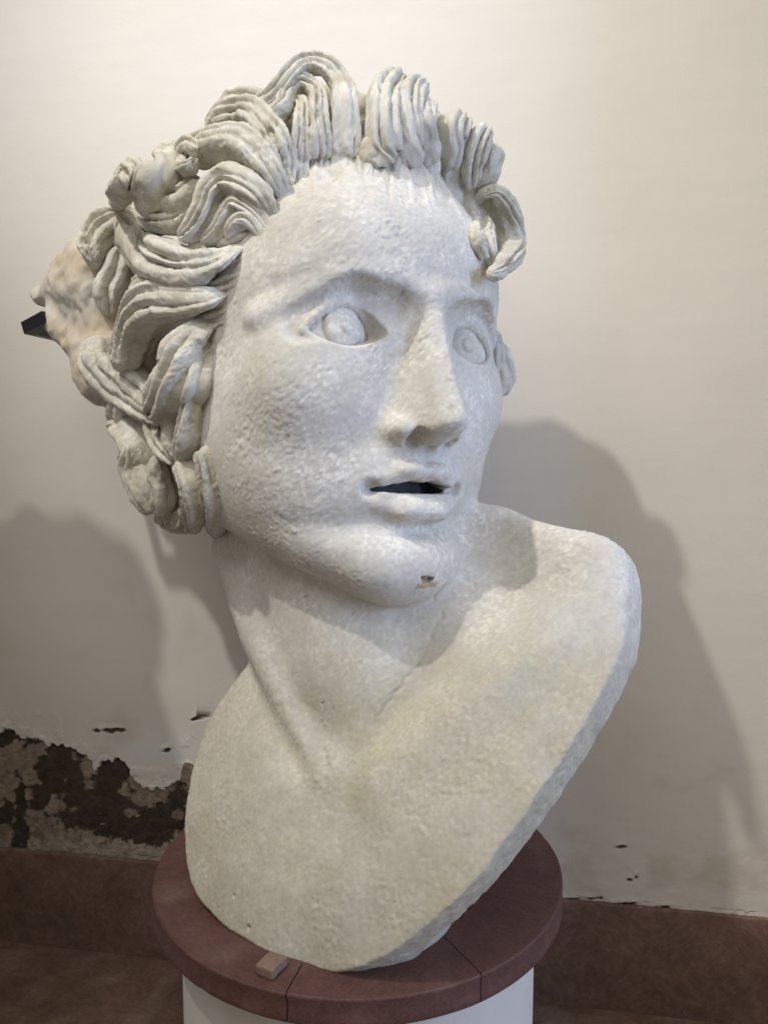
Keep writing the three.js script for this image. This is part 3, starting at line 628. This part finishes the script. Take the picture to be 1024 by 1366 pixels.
// ------------------------------------------------------------------ wall, skirting, floor
const WA = 9.3 * Math.PI / 180, WT = new THREE.Vector3(Math.cos(WA), 0, Math.sin(WA)), WN = new THREE.Vector3(-Math.sin(WA), 0, Math.cos(WA));
const W0 = toWorld(...P(479, 683, -546)); W0.y = 0;
const wallPos = (u, v, w) => new THREE.Vector3(W0.x + WT.x * u + WN.x * w, v, W0.z + WT.z * u + WN.z * w);
function wallAt(px, py) {                  // photograph position -> metres along the wall and above the floor
  const d = toWorld(px - 512, 683 - py, 0).sub(EYE), k = W0.clone().sub(EYE).dot(WN) / d.dot(WN), q = EYE.clone().addScaledVector(d, k);
  return [q.clone().sub(W0).dot(WT), q.y];
}
const SKIRT = wallAt(217, 1149)[1];
{
  const [uL] = wallAt(0, 1050), [uM, vB] = wallAt(270, 1160), vT = wallAt(0, 940)[1], [uR0] = wallAt(735, 1150), [uR1] = wallAt(1024, 1150), vRT = wallAt(800, 1040)[1];
  const lines = (lo, hi, coarse, bands) => { const L = []; for (let x = lo; x < hi;) { L.push(x); let st = coarse; for (const [a, b, s] of bands) if (x >= a - s && x < b) st = Math.min(st, s); else if (x < a && x + st > a) st = Math.max(a - x, 1e-4); x += st; } L.push(hi); return L; };
  const us = lines(-2.4, 2.6, 0.02, [[uL - 0.02, uM, 0.0019], [uR0 - 0.02, uR1 + 0.02, 0.0036]]);
  const vs = lines(0, 3.3, 0.02, [[SKIRT - 0.03, vT, 0.0019]]);
  const top = table([[0, 976], [14, 974], [28, 982], [42, 984], [57, 988], [62, 993], [97, 993], [103, 1004], [112, 1006], [118, 1008], [128, 1024], [136, 1017], [160, 1014], [170, 1022], [178, 1036], [192, 1048], [206, 1052], [222, 1050], [238, 1040], [246, 1020], [262, 1018], [300, 1040]].map(a => a));
  const mpp = (wallAt(0, 1000)[1] - wallAt(0, 1050)[1]) / 50;
  // photograph position of a wall point
  const cv = new THREE.Vector3();
  const seen = (u, v) => { cv.copy(wallPos(u, v, 0)).sub(EYE); const x = cv.x, y = cv.y * CP - cv.z * SP, z = cv.y * SP + cv.z * CP; return [512 + FOCAL * x / -z, 683 - FOCAL * y / -z]; };
  const DARK = [[15, 983, 20, 7], [78, 1012, 19, 20], [70, 1035, 18, 26], [54, 1062, 12, 14], [100, 1040, 14, 26], [118, 1062, 30, 28], [152, 1034, 20, 20], [112, 1092, 28, 14], [150, 1082, 40, 20], [170, 1104, 36, 16], [200, 1108, 28, 18], [222, 1090, 24, 16], [240, 1068, 7, 12], [10, 1086, 11, 4], [10, 1075, 5, 5], [26, 1072, 4, 12], [27, 1112, 5, 8], [92, 1094, 8, 8]];
  const ISL = [[186, 1068, 12, 10], [173, 1087, 8, 6], [236, 1088, 8, 6], [205, 1062, 10, 7], [115, 1026, 9, 12], [118, 1050, 7, 6]];
  const SLIT = [[147, 975, 16, 2.6, 0.0], [267, 957, 9, 1.8, 0.35], [270, 963, 1.8, 7, 0.0], [222, 1001, 7, 2.4, 0.3], [826, 1130, 6, 2.2, 0.0], [841, 1174, 3, 2, 0], [848, 1171, 2.4, 5, 0.2], [830, 1206, 16, 2, 0], [760, 1199, 30, 1.2, 0.02], [880, 1210, 16, 1.5, 0]];
  const pos = [], col = [], uv = [], idx = [], nu = us.length;
  for (const v of vs) for (const u of us) {
    let w = 0.0022 * fbm(u * 2.2, v * 2.2, 1, 2) + 0.0005 * fbm(u * 14, v * 22, 2, 2);
    const k = 1 + 0.035 * fbm(u * 3, v * 3, 5, 3) + 0.02 * fbm(u * 20, v * 60, 6, 2) + 0.022 * fbm(u * 3, v * 55, 9, 3);
    const st = sst(0.08, 0.45, fbm(u * 5 + 3, v * 7, 4, 4) + 0.12 * fbm(u * 40, v * 40, 7, 2)) * sst(1.35, 0.5, v + 0.3 * fbm(u * 3, v * 2, 6, 2)) * 0.10, c = [(0.75 - st) * k, (0.72 - 1.15 * st) * k, (0.67 - 1.4 * st) * k];
    if (v < vT + 0.02 && v > SKIRT - 0.05) {
      const [x, y] = seen(u, v);
      const n1 = fbm(u * 60, v * 60, 8, 3), n2 = fbm(u * 28 + 4, v * 28, 9, 3);
      if (x < 330) {
        const e = y - top(x) - 8 * n1 - 5 * n2 - 4 * fbm(u * 130, v * 130, 2, 2);                                      // > 0: the paint has come away
        const lip = Math.exp(-((e + 4) ** 2) / 30) * 0.0042 * sst(-0.15, 0.35, fbm(u * 22 + 9, v * 22, 3, 2));
        w += (e < 0 ? lip : 0);
        w += 0.0022 * sst(-60, -5, e) * sst(0, 0.4, fbm(u * 26, v * 30, 12, 3));
        if (e > 0) {
          let d = 1e9, il = 1e9;
          for (const [a, b, p, q] of DARK) d = Math.min(d, (Math.hypot((x - a) / p, (y - b) / q) - 1) * Math.min(p, q));
          for (const [a, b, p, q] of ISL) il = Math.min(il, (Math.hypot((x - a) / p, (y - b) / q) - 1) * Math.min(p, q));
          d += 11 * n1 + 9 * n2 - 5; il += 6 * n1;
          const dk = sst(3, -3, d) * sst(-2, 3, il), bare = sst(0, 2, e);
          w -= bare * (0.0030 + 0.0030 * n1 + 0.0016 * fbm(u * 150, v * 150, 3, 2) + 0.0055 * dk + 0.003 * dk * n2);
          const m = 1 + 0.5 * n1 + 0.3 * n2, mid = [0.27 * m, 0.215 * m, 0.168 * m], dark = [0.062 * m, 0.043 * m, 0.033 * m];
          const low = sst(1108, 1130, y + 10 * n2);                                   // coarse render along the skirting
          for (let i = 0; i < 3; i++) { const q = mid[i] + (0.46 * [1, 0.9, 0.8][i] * m - mid[i]) * low * 0.5; c[i] = c[i] + (q + (dark[i] - q) * dk - c[i]) * bare; }
        }
      }
      for (const [a, b, p, q, tl] of SLIT) if (Math.abs(x - a) < p + 14 && Math.abs(y - b) < q + 14) {
        const dx = x - a, dy = y - b + tl * dx, r = Math.hypot(dx / p, dy / q) - 1, rr = r * Math.min(p, q) + 3.2 * n1 + 1.6 * n2;
        const inn = sst(0.8, -0.4, rr);
        w -= 0.006 * inn; w += 0.0026 * Math.exp(-((dy + q + 2) ** 2) / 14) * sst(p + 4, p - 2, Math.abs(dx)) * (1 - inn);
        for (let i = 0; i < 3; i++) c[i] += ([0.10, 0.08, 0.06][i] - c[i]) * inn;
      }
      if (x > 700) w += 0.0012 * sst(1060, 1150, y) * fbm(u * 34, v * 44, 14, 3);
      if (v < SKIRT + 0.012) w -= 0.002 * sst(0.0, 0.4, n1 + n2);
    }
    const q = wallPos(u, v, w); pos.push(q.x, q.y, q.z); col.push(...c); uv.push(u, v);
  }
  for (let j = 0; j + 1 < vs.length; j++) for (let i = 0; i + 1 < nu; i++) { const a = j * nu + i, b = a + nu; idx.push(a, a + 1, b + 1, a, b + 1, b); }
  const g = new THREE.BufferGeometry(); g.setAttribute('position', new THREE.Float32BufferAttribute(pos, 3)); g.setAttribute('color', new THREE.Float32BufferAttribute(col, 3)); g.setAttribute('uv', new THREE.Float32BufferAttribute(uv, 2)); g.setIndex(idx); g.computeVertexNormals();
  const N = 512, D = new Uint8Array(N * N * 4);
  for (let j = 0; j < N; j++) for (let i = 0; i < N; i++) {
    const a = i / N * Math.PI * 2, b = j / N * Math.PI * 2, ca = Math.cos(a), sa = Math.sin(a), cb = Math.cos(b), sb = Math.sin(b);
    const v = 128 + 90 * fbm(ca * 6 + cb * 14, sa * 6 + sb * 14, ca * 3 + 2, 3) + 40 * vnoise(ca * 26 + cb * 40, sa * 26 + sb * 40, 1), o = (j * N + i) * 4; D[o] = D[o + 1] = D[o + 2] = clamp(v, 0, 255); D[o + 3] = 255;
  }
  const tex = new THREE.DataTexture(D, N, N); tex.wrapS = tex.wrapT = THREE.RepeatWrapping; tex.magFilter = THREE.LinearFilter; tex.minFilter = THREE.LinearMipmapLinearFilter; tex.generateMipmaps = true; tex.repeat.set(2.3, 2.3); tex.needsUpdate = true;
  const o = mesh('wall', g, new THREE.MeshStandardMaterial({ vertexColors: true, roughness: 0.9, bumpMap: tex, bumpScale: 0.0003 }), scene);
  o.userData = { kind: 'structure', label: 'cream painted plaster wall, paint peeling low on the left' };
}
function slab(name, u0, u1, v0, v1, w0, w1, su, sv, colour, bumps) {   // a strip lying against the wall
  const pos = [], col = [], idx = [], nu = Math.round((u1 - u0) / su), ring = [];
  const n = Math.round((v1 - v0) / sv); for (let i = 0; i <= n; i++) ring.push([v0 + (v1 - v0 - 0.004) * i / n, w1]); ring.push([v1 - 0.001, w1 - 0.0012], [v1, w1 - 0.004], [v1, w0]);
  for (let i = 0; i <= nu; i++) for (let k = 0; k < ring.length; k++) { const u = u0 + (u1 - u0) * i / nu, [v, w] = ring[k], e = bumps(u, v, k >= n), q = wallPos(u, v + e[1], w + e[0]); pos.push(q.x, q.y, q.z); col.push(...colour(u, v)); }
  const m = ring.length; for (let i = 0; i < nu; i++) for (let k = 0; k + 1 < m; k++) { const a = i * m + k; idx.push(a, a + m, a + 1, a + 1, a + m, a + m + 1); }
  const g = new THREE.BufferGeometry(); g.setAttribute('position', new THREE.Float32BufferAttribute(pos, 3)); g.setAttribute('color', new THREE.Float32BufferAttribute(col, 3)); g.setIndex(idx); g.computeVertexNormals();
  const o = mesh(name, withUv(g, (x, y) => [x * 3, y * 3]), new THREE.MeshStandardMaterial({ vertexColors: true, roughness: 0.7, map: GRAIN }), scene); o.userData = { kind: 'structure' }; return o;
}
slab('skirting', -2.4, 2.6, 0, SKIRT, 0, 0.012, 0.008, 0.008, (u, v) => {
  const k = 1 + 0.32 * fbm(u * 9, v * 9, 1, 4) + 0.25 * fbm(u * 60, v * 60, 2, 2), d = sst(0.3, 0.55, fbm(u * 45, v * 45, 7, 4)) * 0.035;
  return [(0.235 + d) * k, (0.145 + d) * k, (0.114 + d) * k];
}, (u, v, edge) => [0.0012 * fbm(u * 18, v * 18, 3, 2), edge ? -0.006 * sst(0.15, 0.5, fbm(u * 16, 0, 5, 3)) + 0.003 * fbm(u * 40, 1, 6, 2) : 0]);
{
  const n = 220, m = 120, pos = [], col = [], idx = [];
  for (let j = 0; j <= m; j++) for (let i = 0; i <= n; i++) {
    const u = -2.4 + 5 * i / n, w = 3.4 * (j / m) ** 1.5, q = wallPos(u, 0.0012 * fbm(u * 7, w * 7, 2, 2), w);
    const k = 1 + 0.3 * fbm(u * 8, w * 8, 4, 3) + 0.25 * fbm(u * 40, w * 40, 5, 2), d = sst(0.1, 0.4, fbm(u * 14 + 5, w * 14, 6, 3)) * 0.05;
    pos.push(q.x, q.y, q.z); col.push((0.235 + d) * k, (0.14 + d) * k, (0.10 + d * 0.9) * k);
  }
  for (let j = 0; j < m; j++) for (let i = 0; i < n; i++) { const a = j * (n + 1) + i, b = a + n + 1; idx.push(a, b, a + 1, a + 1, b, b + 1); }
  const g = new THREE.BufferGeometry(); g.setAttribute('position', new THREE.Float32BufferAttribute(pos, 3)); g.setAttribute('color', new THREE.Float32BufferAttribute(col, 3)); g.setIndex(idx); g.computeVertexNormals();
  mesh('floor', withUv(g, (x, y, z) => [x * 3.1, z * 3.1]), new THREE.MeshStandardMaterial({ vertexColors: true, roughness: 0.75, map: GRAIN }), scene).userData = { kind: 'structure' };
}
// ------------------------------------------------------------------ small things
function chunk(name, w, h, d, rough, color, m) {   // a worn block
  const g = new THREE.BoxGeometry(w, h, d, 8, 6, 8), p = g.attributes.position, c = [];
  for (let i = 0; i < p.count; i++) {
    let x = p.getX(i), y = p.getY(i), z = p.getZ(i); const e = Math.min(w, h, d) * 0.16;
    const cx = clamp(x, -w / 2 + e, w / 2 - e), cy = clamp(y, -h / 2 + e, h / 2 - e), cz = clamp(z, -d / 2 + e, d / 2 - e), l = Math.hypot(x - cx, y - cy, z - cz);
    if (l > e) { x = cx + (x - cx) * e / l; y = cy + (y - cy) * e / l; z = cz + (z - cz) * e / l; }
    const f = 1 + rough * fbm(x / w * 3, y / w * 3 + 2, z / w * 3, 2), k = 1 + 0.3 * fbm(x / w * 5, y / w * 5, z / w * 5 + 4, 2);
    p.setXYZ(i, x * f, y * f, z * f); c.push(color[0] * k, color[1] * k, color[2] * k);
  }
  g.setAttribute('color', new THREE.Float32BufferAttribute(c, 3)); g.computeVertexNormals();
  const o = new THREE.Mesh(g, m); o.name = name; o.castShadow = o.receiveShadow = true; return o;
}
{
  const onDisc = (px, py) => { const w = toWorld(px - 512, 683 - py, 0).sub(EYE), k = (DISC_Y - EYE.y) / w.y; return EYE.clone().addScaledVector(w, k); };
  const q = onDisc(362, 1294), o = chunk('stone_wedge', 0.038, 0.018, 0.046, 0.10, [0.20, 0.135, 0.10], new THREE.MeshStandardMaterial({ vertexColors: true, roughness: 0.9 }));
  o.position.set(q.x, DISC_Y + 0.0095, q.z); o.rotation.y = -0.5;
  o.userData = { label: 'small brown wedge under the lower edge of the bust', category: 'wedge' }; scene.add(o);
}
{
  const iron = new THREE.MeshStandardMaterial({ color: new THREE.Color().setRGB(0.012, 0.012, 0.013), roughness: 0.45, metalness: 0.4 });
  const a = new THREE.Vector3(...P(66, 424, -318)), b = new THREE.Vector3(...P(38, 439, -338));
  const A = toWorld(a.x, a.y, a.z), Bq = toWorld(b.x, b.y, b.z);
  const g0 = new THREE.Group(); g0.name = 'iron_bracket'; g0.position.copy(A); g0.userData = { label: 'black iron bracket holding the back of the bust to the wall', category: 'bracket' };
  const bar = (p, q, w, t) => { const L = p.distanceTo(q), g = new THREE.BoxGeometry(w, t, L); g.lookAt(q.clone().sub(p)); const c = p.clone().add(q).multiplyScalar(0.5).sub(A); g.translate(c.x, c.y, c.z); return g; };
  mesh('clamp', bar(A, Bq, 0.036, 0.03), iron, g0);
  const u = Bq.clone().sub(W0).dot(WT), w = wallPos(u, Bq.y, -0.005);
  mesh('wall_arm', bar(Bq, w, 0.022, 0.024), iron, g0);
  scene.add(g0);
}
{ // a pier of the wall on the right, outside the picture, whose corner cuts off the window's light
  const g = new THREE.BoxGeometry(0.6, 4.2, 1.65), o = mesh('wall_pier', g, new THREE.MeshStandardMaterial({ color: new THREE.Color().setRGB(0.66, 0.63, 0.58), roughness: 0.9 }), scene);
  o.position.set(2.2, 2.1, -0.035); o.userData = { kind: 'structure' };
}
{ // the next bust along the wall, just outside the picture, whose shadow falls into it
  const at = new THREE.Vector3(-1.31, 0.2, 0.05), g = meshField((x, y, z) => Math.min(skin(x, y, z), hairGround(x, y, z)), [-520, -680, -640], [500, 700, 200], 13);
  const o = new THREE.Group(); o.name = 'marble_bust_001'; o.position.copy(BASE).add(at); o.userData = { label: 'plain stone bust on a column, next along the wall to the left', category: 'bust' };
  mesh('head_and_chest', finish(g, () => 0, stoneColor) && worldGeo(g, BASE), stoneMat, o);
  const col = new THREE.CylinderGeometry(0.38, 0.38, BASE.y + 0.2, 48); col.translate(0, -BASE.y / 2 - 0.1, -0.32);
  mesh('column_shaft', col, new THREE.MeshStandardMaterial({ color: new THREE.Color().setRGB(0.62, 0.6, 0.56), roughness: 0.85 }), o);
  scene.add(o);
}
renderer.render(scene, camera);
